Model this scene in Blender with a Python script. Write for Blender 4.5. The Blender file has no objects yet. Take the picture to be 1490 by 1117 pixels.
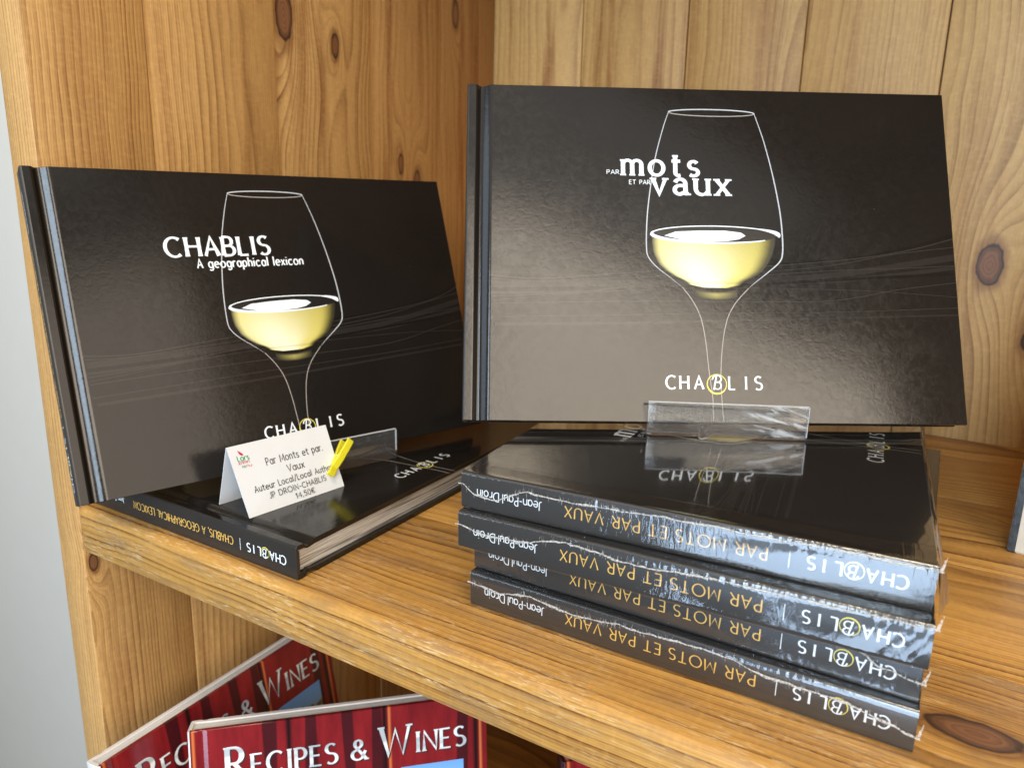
import bpy, bmesh, math, random
from mathutils import Matrix, Vector, noise
S = 0.01                                   # everything below is written in centimetres
sc = bpy.context.scene
COL = sc.collection
rad = math.radians

# ------------------------------------------------------------------ camera
cam_d = bpy.data.cameras.new('camera'); cam = bpy.data.objects.new('camera', cam_d); COL.objects.link(cam); sc.camera = cam
cam_d.sensor_width = 36; cam_d.lens = 36 * 1069.634 / 1490; cam_d.clip_start = 0.01; cam_d.clip_end = 50
CF = Vector((-0.48978258, 0.83880586, -0.23773464)); CR = Vector((0.86115775, 0.50800969, 0.01826172)); CU = Vector((-0.13608954, 0.19578275, 0.97115846))
CP = Vector((35.43378111, -18.37423892, 14.92296783))
m = Matrix((CR, CU, -CF)).transposed().to_4x4(); m.translation = CP * S; cam.matrix_world = m
cam_d.dof.use_dof = True; cam_d.dof.focus_distance = 0.280; cam_d.dof.aperture_fstop = 18.0
sc.render.resolution_x = 1024; sc.render.resolution_y = 767

# ------------------------------------------------------------------ light
w = bpy.data.worlds.new('World'); sc.world = w; w.use_nodes = True
bg = w.node_tree.nodes['Background']; bg.inputs[0].default_value = (1.0, 0.95, 0.88, 1); bg.inputs[1].default_value = 0.16
sc.view_settings.view_transform = 'Standard'; sc.view_settings.look = 'None'; sc.view_settings.exposure = 0.0; sc.view_settings.gamma = 1

def area(name, loc, target, sx, sy, power, col, spread=180):
    d = bpy.data.lights.new(name, 'AREA'); d.shape = 'RECTANGLE'; d.size = sx * S; d.size_y = sy * S; d.energy = power; d.color = col
    d.spread = rad(spread)
    o = bpy.data.objects.new(name, d); COL.objects.link(o); o.location = Vector(loc) * S
    o.rotation_euler = (Vector(target) - Vector(loc)).to_track_quat('-Z', 'Y').to_euler()
    return o
# tall glazed door in front of the shelf, and the warm daylit wall of the room to its right
area('window_door_light', (46, -170, 60), (44, 10, 52), 46, 164, 31.0, (0.68, 0.84, 1.0))
area('sunlit_floor_light', (42, -168, -54), (42, 10, -46), 72, 62, 14.0, (0.55, 0.74, 1.0))
area('daylit_wall_light', (262, -160, 134), (262, 0, 134), 300, 136, 98.0, (1.0, 0.86, 0.69))
area('side_wall_light', (400, -75, 150), (0, -75, 150), 170, 230, 30.0, (1.0, 0.84, 0.68))
area('ceiling_light', (90, -150, 238), (90, -150, 0), 380, 230, 19.0, (1.0, 0.95, 0.90))
area('window_side_light', (-90, -150, 92), (10, 10, 8), 70, 130, 7.5, (0.66, 0.82, 1.0))
# ceiling lamp of the room, high in front of the bookcase
area('ceiling_lamp', (58, -58, 205), (30, 12, 0), 46, 46, 17.0, (1.0, 0.84, 0.62))

# ------------------------------------------------------------------ node helpers
class NT:
    def __init__(s, name):
        s.m = bpy.data.materials.new(name); s.m.use_nodes = True; s.t = s.m.node_tree; s.n = s.t.nodes; s.l = s.t.links
        s.p = s.n['Principled BSDF']; s.out = s.n['Material Output']
    def node(s, typ, **kw):
        nd = s.n.new(typ)
        for k, v in kw.items(): setattr(nd, k, v)
        return nd
    def put(s, sock, v):
        if hasattr(v, 'links') or hasattr(v, 'is_linked'): s.l.new(v, sock)
        elif isinstance(v, tuple) and len(v) == 3 and sock.type == 'RGBA': sock.default_value = (*v, 1)
        else: sock.default_value = v
    def math(s, op, a, b=0.0, c=0.0, clamp=False):
        nd = s.node('ShaderNodeMath', operation=op, use_clamp=clamp)
        for i, v in enumerate((a, b, c)): s.put(nd.inputs[i], v)
        return nd.outputs[0]
    def comb(s, x, y, z):
        nd = s.node('ShaderNodeCombineXYZ')
        for i, v in enumerate((x, y, z)): s.put(nd.inputs[i], v)
        return nd.outputs[0]
    def noise(s, vec, scale=1.0, detail=2.0, rough=0.5, dist=0.0):
        nd = s.node('ShaderNodeTexNoise'); s.l.new(vec, nd.inputs['Vector'])
        nd.inputs['Scale'].default_value = scale; nd.inputs['Detail'].default_value = detail
        nd.inputs['Roughness'].default_value = rough; nd.inputs['Distortion'].default_value = dist
        return nd.outputs[0]
    def ss(s, v, a, b, lo=0.0, hi=1.0):
        nd = s.node('ShaderNodeMapRange', interpolation_type='SMOOTHSTEP'); s.put(nd.inputs[0], v)
        for i, k in enumerate((a, b, lo, hi)): nd.inputs[i + 1].default_value = k
        return nd.outputs[0]
    def mix(s, f, a, b, mode='MIX'):
        nd = s.node('ShaderNodeMix', data_type='RGBA', blend_type=mode)
        s.put(nd.inputs[0], f); s.put(nd.inputs[6], a); s.put(nd.inputs[7], b); return nd.outputs[2]
    def ramp(s, v, stops):
        nd = s.node('ShaderNodeValToRGB'); s.put(nd.inputs[0], v); cr = nd.color_ramp
        while len(cr.elements) < len(stops): cr.elements.new(0.5)
        for e, (p, c) in zip(cr.elements, stops): e.position = p; e.color = (*c, 1) if isinstance(c, tuple) else (c, c, c, 1)
        return nd.outputs[0]
    def bump(s, h, strength, dist, normal=None):
        nd = s.node('ShaderNodeBump'); s.put(nd.inputs['Height'], h); nd.inputs['Strength'].default_value = strength; nd.inputs['Distance'].default_value = dist
        if normal is not None: s.l.new(normal, nd.inputs['Normal'])
        return nd.outputs[0]
    def obj_cm(s):
        tc = s.node('ShaderNodeTexCoord'); v = s.node('ShaderNodeVectorMath', operation='SCALE'); s.l.new(tc.outputs['Object'], v.inputs[0]); v.inputs['Scale'].default_value = 100
        sp = s.node('ShaderNodeSeparateXYZ'); s.l.new(v.outputs[0], sp.inputs[0]); return v.outputs[0], sp.outputs[0], sp.outputs[1], sp.outputs[2]
    def set(s, **kw):
        al = {'col': 'Base Color', 'rough': 'Roughness', 'ior': 'IOR', 'spec': 'Specular IOR Level', 'trans': 'Transmission Weight', 'coat': 'Coat Weight', 'coatr': 'Coat Roughness', 'normal': 'Normal', 'alpha': 'Alpha', 'metal': 'Metallic', 'coatn': 'Coat Normal', 'sheen': 'Sheen Weight', 'sub': 'Subsurface Weight'}
        for k, v in kw.items(): s.put(s.p.inputs[al[k]], v)
        return s.m

def pine(name, seed, light, dark, y0=0.0, z0=-4.0, spacing=0.34, bend=1.6, knots=(), contrast=1.0, streak=0.35, wear=0.0, rough=0.42, edge_rings=False):
    """Solid pine: growth rings round an axis at (y0, z0) running along local X, knots at (x, y, rx, ry)."""
    t = NT(name); P, x, y, z = t.obj_cm()
    # low frequency bending of the grain
    c1 = t.comb(t.math('ADD', t.math('MULTIPLY', x, 0.055), seed * 7.3), t.math('MULTIPLY', y, 0.10), t.math('MULTIPLY', z, 0.10))
    b1 = t.math('MULTIPLY', t.math('SUBTRACT', t.noise(c1, 1.0, 2.0, 0.45), 0.5), bend * 2)
    c1b = t.comb(t.math('ADD', t.math('MULTIPLY', x, 0.22), seed * 3.1), t.math('MULTIPLY', y, 0.5), t.math('MULTIPLY', z, 0.5))
    b1 = t.math('ADD', b1, t.math('MULTIPLY', t.math('SUBTRACT', t.noise(c1b, 1.0, 1.0), 0.5), 0.14))
    dy = t.math('SUBTRACT', y, y0); dz = t.math('SUBTRACT', z, z0)
    r = t.math('SQRT', t.math('ADD', t.math('MULTIPLY', dy, dy), t.math('MULTIPLY', dz, dz)))
    r = t.math('ADD', r, b1)
    kd = None
    for (kx, ky, rx, ry) in knots:
        ax = t.math('SUBTRACT', x, kx); ay = t.math('SUBTRACT', y, ky)
        wob = t.math('MULTIPLY', t.math('SUBTRACT', t.noise(P, 1.1, 2.0), 0.5), 0.55)
        ex = t.math('DIVIDE', ax, rx); ey = t.math('DIVIDE', ay, ry)
        d = t.math('ADD', t.math('SQRT', t.math('ADD', t.math('MULTIPLY', ex, ex), t.math('MULTIPLY', ey, ey))), wob)
        # grain flows round the knot
        gx = t.math('DIVIDE', ax, rx * 3.4); gy = t.math('DIVIDE', ay, ry * 2.3)
        g = t.math('POWER', 2.718, t.math('MULTIPLY', t.math('ADD', t.math('MULTIPLY', gx, gx), t.math('MULTIPLY', gy, gy)), -1.0))
        r = t.math('ADD', r, t.math('MULTIPLY', g, max(rx, ry) * 1.5))
        kd = d if kd is None else t.math('MINIMUM', kd, d)
    sp = t.math('ADD', t.math('MULTIPLY', t.noise(t.comb(t.math('MULTIPLY', r, 0.55), seed, 0.0), 1.0, 1.0), 0.9), 0.55)
    ph = t.math('DIVIDE', r, spacing)
    ph = t.math('ADD', ph, t.math('MULTIPLY', t.noise(t.comb(t.math('MULTIPLY', r, 0.5), seed * 1.7, 0.0), 1.0, 1.0), 4.0))
    f = t.math('FRACT', ph)
    ring = t.ramp(f, [(0.0, 0.22), (0.10, 0.02), (0.45, 0.12), (0.78, 0.62), (0.90, 1.0), (0.965, 0.85), (1.0, 0.22)])
    ident = t.math('FLOOR', ph)
    wn = t.node('ShaderNodeTexWhiteNoise', noise_dimensions='1D'); t.l.new(ident, wn.inputs['W'])
    amp = t.math('MULTIPLY', t.math('ADD', t.math('MULTIPLY', wn.outputs[0], 0.85), 0.45), contrast)
    # rings fade in and out along the board
    fade = t.ss(t.noise(t.comb(t.math('ADD', t.math('MULTIPLY', x, 0.09), seed * 2.1), t.math('MULTIPLY', y, 0.35), 0.0), 1.0, 2.0), 0.3, 0.65, 0.45, 1.0)
    k = t.math('MULTIPLY', t.math('MULTIPLY', ring, amp), fade, clamp=True)
    col = t.mix(k, light, dark)
    # broad heartwood streaks and reddish tints
    st = t.noise(t.comb(t.math('ADD', t.math('MULTIPLY', x, 0.045), seed * 5.0), t.math('MULTIPLY', y, 0.75), t.math('MULTIPLY', z, 0.6)), 1.0, 3.0, 0.55)
    col = t.mix(t.ss(st, 0.50, 0.72, 0.0, streak), col, (dark[0] * 1.25, dark[1] * 1.05, dark[2] * 0.95))
    st2 = t.noise(t.comb(t.math('ADD', t.math('MULTIPLY', x, 0.03), seed * 9.0 + 3), t.math('MULTIPLY', y, 0.5), z), 1.0, 2.0)
    col = t.mix(t.ss(st2, 0.5, 0.75, 0.0, 0.35), col, (min(1, light[0] * 1.12), light[1] * 1.12, light[2] * 1.15))
    f2 = t.math('FRACT', t.math('MULTIPLY', ph, 3.0)); k2 = t.math('MULTIPLY', t.ramp(f2, [(0.0, 0.0), (0.6, 0.1), (0.88, 1.0), (1.0, 0.0)]), t.ss(t.noise(t.comb(t.math('MULTIPLY', r, 0.8), t.math('MULTIPLY', x, 0.03), seed), 1.0, 1.0), 0.42, 0.62, 0.0, 0.42 * contrast))
    col = t.mix(k2, col, dark)
    # fibres
    fb = t.noise(t.comb(t.math('MULTIPLY', x, 1.1), t.math('MULTIPLY', y, 24.0), t.math('MULTIPLY', z, 24.0)), 1.0, 3.0, 0.6)
    col = t.mix(t.ss(fb, 0.32, 0.72, 0.0, 0.24), col, tuple(c * 0.7 for c in dark))
    fb2 = t.noise(t.comb(t.math('MULTIPLY', x, 5.0), t.math('MULTIPLY', y, 2.5), t.math('MULTIPLY', z, 2.5)), 1.0, 1.0, 0.5)
    col = t.mix(t.ss(fb2, 0.45, 0.72, 0.0, 0.10), col, tuple(min(1, c * 1.5) for c in light))
    hgt = t.math('ADD', t.math('MULTIPLY', fb, 0.5), t.math('MULTIPLY', k, -0.6))
    if wear:
        wv = t.noise(t.comb(t.math('MULTIPLY', x, 1.6), t.math('MULTIPLY', y, 22.0), t.math('MULTIPLY', z, 22.0)), 1.0, 4.0, 0.7)
        msk = t.ss(t.noise(t.comb(t.math('MULTIPLY', x, 0.18), t.math('MULTIPLY', y, 1.2), t.math('MULTIPLY', z, 1.6)), 1.0, 2.0), 0.42, 0.62)
        col = t.mix(t.math('MULTIPLY', t.math('MULTIPLY', t.ss(wv, 0.53, 0.62), msk), wear), col, (0.78, 0.58, 0.33))
        gr = t.ss(t.noise(t.comb(t.math('MULTIPLY', x, 0.35), t.math('MULTIPLY', y, 1.5), t.math('MULTIPLY', z, 1.5)), 1.0, 3.0), 0.45, 0.75, 0.0, wear * 0.6)
        col = t.mix(gr, col, (0.24, 0.15, 0.08))
    if kd is not None:
        kr = t.math('FRACT', t.math('MULTIPLY', kd, 4.0))
        kc = t.mix(t.math('MULTIPLY', kr, 0.55), (0.25, 0.105, 0.042), (0.075, 0.028, 0.013))
        kc = t.mix(t.ss(kd, 0.55, 1.0), kc, (0.040, 0.016, 0.009))
        col = t.mix(t.ss(kd, 1.7, 1.05, 0.0, 0.55), col, (dark[0] * 0.8, dark[1] * 0.6, dark[2] * 0.5))
        col = t.mix(t.ss(kd, 1.08, 0.94), col, kc)
    t.set(col=col, rough=t.ss(fb, 0.2, 0.8, rough - 0.05, rough + 0.12), spec=0.4, normal=t.bump(hgt, 0.35, 0.0006))
    return t.m

def simple(name, col, rough=0.4, spec=0.5, **kw):
    t = NT(name); P, x, y, z = t.obj_cm(); n = t.noise(P, 3.0, 3.0)
    c = t.mix(t.ss(n, 0.3, 0.7, 0.0, 0.18), tuple(col), tuple(v * 0.72 for v in col))
    t.set(col=c, rough=t.ss(n, 0.2, 0.8, max(0.02, rough - 0.04), rough + 0.05), spec=spec, **kw); return t.m

def cover_mat(name, col, rough=0.30, grain=0.5, tint=(0, 0, 0)):
    t = NT(name); P, x, y, z = t.obj_cm()
    n1 = t.noise(P, 4.0, 3.0, 0.5, 0.8); n2 = t.noise(P, 26.0, 2.0); sm = t.noise(P, 0.35, 2.0); sp = t.ss(t.noise(P, 5.5, 1.0, 0.4), 0.80, 0.86)
    c = t.mix(sm, tuple(col), tuple(v * 1.35 for v in col)); c = t.mix(t.math('MULTIPLY', sp, 0.25), c, tuple(min(0.9, v + 0.12) for v in col))
    b = t.bump(t.math('ADD', t.math('MULTIPLY', n1, 1.0), t.math('MULTIPLY', n2, 0.12)), grain * 0.7, 0.0006)
    t.set(col=c, rough=t.math('ADD', t.ss(n1, 0.3, 0.7, rough - 0.03, rough + 0.02), t.ss(t.noise(P, 0.5, 3.0, 0.6), 0.5, 0.75, 0.0, 0.03)), spec=0.5, normal=b)
    return t.m

M = {}
M['cover'] = cover_mat('black_laminated_cover', (0.0105, 0.0088, 0.0075), 0.165, 0.07)
M['spine'] = cover_mat('black_laminated_spine', (0.022, 0.020, 0.018), 0.34, 0.08)
M['white_print'] = cover_mat('white_print', (0.74, 0.78, 0.80), 0.35, 0.1)
M['outline_print'] = cover_mat('outline_print', (0.46, 0.48, 0.50), 0.35, 0.1)
M['grey_print'] = cover_mat('grey_print', (0.30, 0.285, 0.26), 0.35, 0.1)
M['stem_print'] = cover_mat('pale_stem_print', (0.33, 0.30, 0.27), 0.35, 0.1)
M['gold_print'] = cover_mat('gold_print', (0.70, 0.42, 0.09), 0.35, 0.1)
M['yellow_print'] = cover_mat('yellow_print', (0.72, 0.62, 0.10), 0.35, 0.1)
M['line_print'] = cover_mat('contour_print', (0.036, 0.030, 0.025), 0.15, 0.07)
M['band_print'] = cover_mat('contour_band_print', (0.021, 0.0175, 0.0150), 0.15, 0.07)
M['dark_band_print'] = cover_mat('contour_dark_print', (0.0085, 0.007, 0.006), 0.15, 0.07)
M['black_print'] = cover_mat('black_print', (0.008, 0.007, 0.007), 0.33, 0.1)
M['ink'] = simple('card_ink', (0.03, 0.03, 0.035), 0.6)
M['red_ink'] = simple('red_ink', (0.55, 0.03, 0.05), 0.6)
M['green_ink'] = simple('green_ink', (0.04, 0.32, 0.12), 0.6)
M['endpaper'] = simple('endpaper', (0.55, 0.52, 0.47), 0.8)

def vcol_mat(name, rough=0.3):
    t = NT(name); a = t.node('ShaderNodeVertexColor'); a.layer_name = 'print'; P, x, y, z = t.obj_cm()
    t.set(col=a.outputs[0], rough=rough, spec=0.5, normal=t.bump(t.noise(P, 7.0, 3.0), 0.1, 0.0006)); return t.m
M['vprint'] = vcol_mat('printed_picture')

def page_mat(nm='page_edges', w_=0.75, base=(0.42, 0.39, 0.34)):
    t = NT(nm); P, x, y, z = t.obj_cm()
    ln = t.noise(t.comb(t.math('MULTIPLY', x, 0.25), t.math('MULTIPLY', y, 0.25), t.math('MULTIPLY', z, 26.0)), 1.0, 3.0, 0.7)
    ln2 = t.noise(t.comb(t.math('MULTIPLY', x, 0.12), t.math('MULTIPLY', y, 0.12), t.math('MULTIPLY', z, 7.0)), 1.0, 2.0, 0.6)
    c = t.mix(t.ss(ln, 0.40, 0.60), base, (0.82, 0.80, 0.75))
    c = t.mix(t.ss(ln2, 0.50, 0.60, 0.0, w_), c, (0.17, 0.15, 0.12))
    t.set(col=c, rough=0.7, normal=t.bump(ln, 0.6, 0.0008)); return t.m
M['pages'] = page_mat(w_=0.9); M['white_pages'] = page_mat('white_page_edges', 0.25, (0.62, 0.60, 0.58))

def paper_mat():
    t = NT('card_paper'); P, x, y, z = t.obj_cm(); n = t.noise(P, 9.0, 4.0); n2 = t.noise(P, 0.8, 2.0)
    c = t.mix(t.ss(n2, 0.4, 0.7, 0, 0.5), (0.76, 0.78, 0.80), (0.73, 0.75, 0.77))
    t.set(col=c, rough=0.65, spec=0.3, normal=t.bump(t.math('ADD', t.math('MULTIPLY', n, 0.3), n2), 0.12, 0.0012)); return t.m
M['paper'] = paper_mat()

def film_mat(name, crease, milky, rough=0.06, scale=1.0, gain=2.2):
    """Thin clear shrink film: mirror-like Fresnel gloss over a see-through sheet."""
    t = NT(name); P, x, y, z = t.obj_cm()
    n1 = t.noise(t.comb(t.math('MULTIPLY', x, 0.5), t.math('MULTIPLY', y, 0.6), z), 1.0 * scale, 2.0, 0.5)
    n2 = t.noise(t.comb(t.math('MULTIPLY', x, 1.0), t.math('MULTIPLY', y, 7.0), t.math('MULTIPLY', z, 1.6)), 1.0 * scale, 3.0, 0.55, 0.6)
    h = t.math('ADD', t.math('MULTIPLY', n1, 0.04), t.math('MULTIPLY', n2, crease))
    b = t.bump(h, 1.0, 0.0016)
    lw = t.node('ShaderNodeLayerWeight'); lw.inputs[0].default_value = 0.5; t.l.new(b, lw.inputs['Normal'])
    fr = t.math('ADD', t.math('MULTIPLY', t.math('POWER', lw.outputs['Facing'], 5.0), 0.95), 0.042)
    gl = t.node('ShaderNodeBsdfGlossy'); gl.inputs['Roughness'].default_value = rough; t.l.new(b, gl.inputs['Normal'])
    tr = t.node('ShaderNodeBsdfTransparent'); tr.inputs[0].default_value = (0.97, 0.97, 0.97, 1)
    df = t.node('ShaderNodeBsdfDiffuse'); df.inputs[0].default_value = (0.8, 0.82, 0.85, 1); t.l.new(b, df.inputs['Normal'])
    m0 = t.node('ShaderNodeMixShader'); t.put(m0.inputs[0], milky); t.l.new(tr.outputs[0], m0.inputs[1]); t.l.new(df.outputs[0], m0.inputs[2])
    m1 = t.node('ShaderNodeMixShader'); t.put(m1.inputs[0], t.math('MULTIPLY', fr, gain, clamp=True)); t.l.new(m0.outputs[0], m1.inputs[1]); t.l.new(gl.outputs[0], m1.inputs[2])
    t.l.new(m1.outputs[0], t.out.inputs[0]); return t.m
M['film_spine'] = film_mat('crinkled_shrink_film', 0.035, 0.008, 0.085, gain=2.1)
M['film_top'] = film_mat('smooth_shrink_film', 0.0, 0.012, 0.045, 0.8)
M['film_flap'] = film_mat('loose_film_flap', 0.5, 0.22, 0.15)

def seam_mat():
    t = NT('film_weld_seam'); P, x, y, z = t.obj_cm(); n = t.noise(P, 14.0, 3.0)
    t.set(col=(0.70, 0.68, 0.64), rough=0.3, alpha=t.ss(n, 0.35, 0.62, 0.15, 0.70), normal=t.bump(n, 0.7, 0.001)); return t.m
M['seam'] = seam_mat()

def acrylic_mat():
    m_ = film_mat('clear_acrylic', 0.02, 0.03, 0.05, gain=1.1); return m_
M['acrylic'] = acrylic_mat()
def lip_glare():
    t = NT('acrylic_painted_glare'); P, x, y, z = t.obj_cm()
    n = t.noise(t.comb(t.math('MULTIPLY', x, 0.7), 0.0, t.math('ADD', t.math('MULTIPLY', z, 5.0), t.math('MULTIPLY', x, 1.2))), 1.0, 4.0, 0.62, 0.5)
    mk = t.math('ADD', t.math('MULTIPLY', t.ss(n, 0.48, 0.66), t.ss(x, -0.4, 1.6, 0.0, 0.42)), 0.03)  # milky streaks over the right half: window glare painted in, with scratches
    b = t.bump(n, 0.12, 0.0006); lw = t.node('ShaderNodeLayerWeight'); lw.inputs[0].default_value = 0.5
    fr = t.math('ADD', t.math('MULTIPLY', t.math('POWER', lw.outputs['Facing'], 5.0), 0.95), 0.05)
    gl = t.node('ShaderNodeBsdfGlossy'); gl.inputs['Roughness'].default_value = 0.08; t.l.new(b, gl.inputs['Normal'])
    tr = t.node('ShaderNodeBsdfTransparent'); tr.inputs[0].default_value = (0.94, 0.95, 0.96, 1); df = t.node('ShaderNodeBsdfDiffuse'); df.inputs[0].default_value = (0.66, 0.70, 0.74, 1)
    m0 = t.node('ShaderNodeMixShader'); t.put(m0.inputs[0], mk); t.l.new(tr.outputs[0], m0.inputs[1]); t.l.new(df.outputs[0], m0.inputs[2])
    m1 = t.node('ShaderNodeMixShader'); t.put(m1.inputs[0], fr); t.l.new(m0.outputs[0], m1.inputs[1]); t.l.new(gl.outputs[0], m1.inputs[2]); t.l.new(m1.outputs[0], t.out.inputs[0]); return t.m
M['lip_glare'] = lip_glare()
M['acrylic_edge'] = simple('frosted_acrylic_edge', (0.75, 0.80, 0.84), 0.25)
M['plastic'] = simple('yellow_plastic', (0.74, 0.66, 0.025), 0.30, 0.5, sub=0.0)
M['steel'] = simple('spring_steel', (0.6, 0.6, 0.6), 0.3, 0.5, metal=1.0)

# ------------------------------------------------------------------ mesh helpers
def link(name, me, mats, parent=None, mw=None, smooth=None):
    if not isinstance(mats, (list, tuple)): mats = [mats]
    for mm in mats: me.materials.append(mm)
    if smooth is not None:
        for p in me.polygons: p.use_smooth = True
        me.set_sharp_from_angle(angle=rad(smooth))
    o = bpy.data.objects.new(name, me); COL.objects.link(o)
    if parent is not None: o.parent = parent
    if mw is not None: o.matrix_basis = mw
    return o

def mesh(name, vs, fs):
    me = bpy.data.meshes.new(name); me.from_pydata([tuple(c * S for c in v) for v in vs], [], fs); me.update(); return me

def fix(me):
    bm = bmesh.new(); bm.from_mesh(me); bmesh.ops.recalc_face_normals(bm, faces=bm.faces); bm.to_mesh(me); bm.free(); return me

def tag(o, label, cat, group=None, kind=None):
    if label: o['label'] = label
    if cat: o['category'] = cat
    if group: o['group'] = group
    if kind: o['kind'] = kind
    return o

def empty(name, mw):
    o = bpy.data.objects.new(name, None); COL.objects.link(o); o.empty_display_size = 0.01
    mm = mw.copy(); mm.translation = mm.translation * S; o.matrix_world = mm; return o

def frame(o, x, y, z):
    mm = Matrix((Vector(x).normalized(), Vector(y).normalized(), Vector(z).normalized())).transposed().to_4x4(); mm.translation = Vector(o); return mm

def box_me(name, lx, ly, lz, bev=0.08, seg=2, special=None, sub=0):
    """Box centred on its origin with eased edges; special = (test, offset) for one bigger edge."""
    bm = bmesh.new(); bmesh.ops.create_cube(bm, size=1.0)
    for v in bm.verts: v.co = Vector((v.co.x * lx, v.co.y * ly, v.co.z * lz))
    if special:
        es = [e for e in bm.edges if special[0](*( (e.verts[0].co + e.verts[1].co) / 2))]
        bmesh.ops.bevel(bm, geom=es, offset=special[1], segments=5, affect='EDGES', profile=0.5)
        es = [e for e in bm.edges if e.calc_face_angle(0) > 1.2]
    else: es = bm.edges[:]
    if bev: bmesh.ops.bevel(bm, geom=es, offset=bev, segments=seg, affect='EDGES', profile=0.5)
    for v in bm.verts: v.co *= S
    me = bpy.data.meshes.new(name); bm.to_mesh(me); bm.free(); return me

def box(name, c, d, mat, parent, bev=0.03, rot=None):
    mm = Matrix.Translation(Vector(c) * S)
    if rot is not None: mm = mm @ rot
    return link(name, box_me(name, *d, bev=bev), mat, parent, mm, 40)

def sweep_y(prof, H, inset=0.02, y0=0.0):
    """Closed profile [(x, z)] swept along Y with slightly eased ends."""
    n = len(prof); area2 = sum(prof[i][0] * prof[(i + 1) % n][1] - prof[(i + 1) % n][0] * prof[i][1] for i in range(n)); sg = 1 if area2 > 0 else -1
    inner = []
    for i in range(n):
        a = Vector(prof[i - 1]); b = Vector(prof[i]); c = Vector(prof[(i + 1) % n])
        n1 = Vector((-(b - a).y, (b - a).x)).normalized(); n2 = Vector((-(c - b).y, (c - b).x)).normalized(); nn = (n1 + n2)
        nn = nn.normalized() if nn.length > 1e-6 else n1
        inner.append((b.x + nn.x * inset * sg, b.y + nn.y * inset * sg))
    vs = []; fs = []
    for (pr, yy) in ((inner, y0), (prof, y0 + inset), (prof, y0 + H - inset), (inner, y0 + H)):
        vs += [(p[0], yy, p[1]) for p in pr]
    for k in range(3):
        for i in range(n): fs.append((k * n + i, k * n + (i + 1) % n, (k + 1) * n + (i + 1) % n, (k + 1) * n + i))
    fs.append(tuple(range(n - 1, -1, -1))); fs.append(tuple(range(3 * n, 4 * n)))
    return vs, fs

# ------------------------------------------------------------------ lettering (own stroke alphabet, flat print)
G = {'A': (66, '0,0 33,100 66,0|12,35 54,35'), 'B': (54, '0,0 0,100|0,100 25,100 @25,76,22,24,90,-90 0,52|25,52 @28,26,27,26,90,-90 0,0'),
'C': (74, '@42,50,42,50,50,310'), 'D': (74, '0,0 0,100|0,100 25,100 @25,50,48,50,90,-90 0,0'), 'E': (46, '0,0 0,100|0,100 46,100|0,52 40,52|0,0 48,0'),
'G': (84, '@42,50,42,50,50,345 84,42|84,45 54,45'), 'H': (62, '0,0 0,100|62,0 62,100|0,52 62,52'), 'I': (10, '5,0 5,100'), 'J': (30, '30,100 30,25 @10,25,20,25,0,-120'),
'L': (44, '0,100 0,0|0,0 44,0'), 'M': (84, '0,0 8,100 42,20 76,100 84,0'), 'N': (64, '0,0 0,100 64,0 64,100'), 'O': (92, '@46,50,46,50,90,450'),
'P': (48, '0,0 0,100|0,100 22,100 @22,73,25,27,90,-90 0,46'), 'R': (54, '0,0 0,100|0,100 22,100 @22,73,25,27,90,-90 0,46|22,46 56,0'),
'S': (52, '@26,76,24,24,40,270 @26,26,26,26,90,-140'), 'T': (64, '32,0 32,100|0,100 64,100'), 'U': (62, '0,100 0,32 @31,32,31,32,180,360 62,100'),
'V': (66, '0,100 33,0 66,100'), 'W': (100, '0,100 25,0 50,90 75,0 100,100'), 'X': (60, '0,0 60,100|0,100 60,0'),
'&': (76, '74,0 20,68 @34,80,17,19,215,-40 18,46 @30,25,28,25,130,360 70,44'),
'%': (64, '14,-6 34,94|4,72 @38,74,32,26,165,-95 |36,49 @40,24,28,27,95,-150'),
'a': (52, '@26,33,26,33,0,360|52,66 52,0'), 'q': (50, '@24,46,20,20,165,0 44,10 52,0|44,38 24,38 @22,19,20,19,90,270 44,10'), 'c': (54, '@30,33,30,33,45,315'), 'e': (56, '2,36 56,36 @29,33,28,33,5,310'),
'g': (52, '@26,33,26,33,0,360|52,66 52,-10 @28,-8,24,22,0,-150'), 'h': (48, '0,0 0,105|0,40 @24,42,24,24,180,0 48,0'), 'i': (8, '4,0 4,66|4,86 4,94'), 'l': (8, '4,0 4,105'),
'm': (80, '0,0 0,66|0,42 @20,46,20,20,180,0 40,0|40,42 @60,46,20,20,180,0 80,0'), 'n': (48, '0,0 0,66|0,40 @24,42,24,24,180,0 48,0'), 'o': (60, '@30,33,30,33,90,450'),
'p': (52, '0,-35 0,66|@26,33,26,33,180,-180'), 'r': (34, '0,0 0,66|0,40 @24,40,24,26,180,60'), 's': (41, '@21,49,18,17,30,270 @21,16,20,16,90,-140'),
't': (38, '16,90 16,14 @30,14,14,14,180,270 38,2|0,66 38,66'), 'u': (48, '0,66 0,26 @24,26,24,26,180,360|48,66 48,0'), 'x': (46, '0,0 46,66|0,66 46,0'), 'v': (48, '0,66 24,0 48,66'),
'-': (34, '0,40 34,40'), '.': (2, '0,-2 0,6'), ',': (6, '6,8 0,-16'), '/': (44, '0,-10 44,105'), '|': (0, '0,-18 0,118'),
'1': (30, '2,80 22,100 22,0'), '4': (60, '46,0 46,100 0,30 60,30'), '5': (54, '50,100 10,100 6,56 @26,32,28,32,130,-140'), '0': (56, '@28,50,28,50,90,450'), '$': (60, '@40,50,36,48,45,315|-6,60 46,60|-6,40 44,40')}

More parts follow.
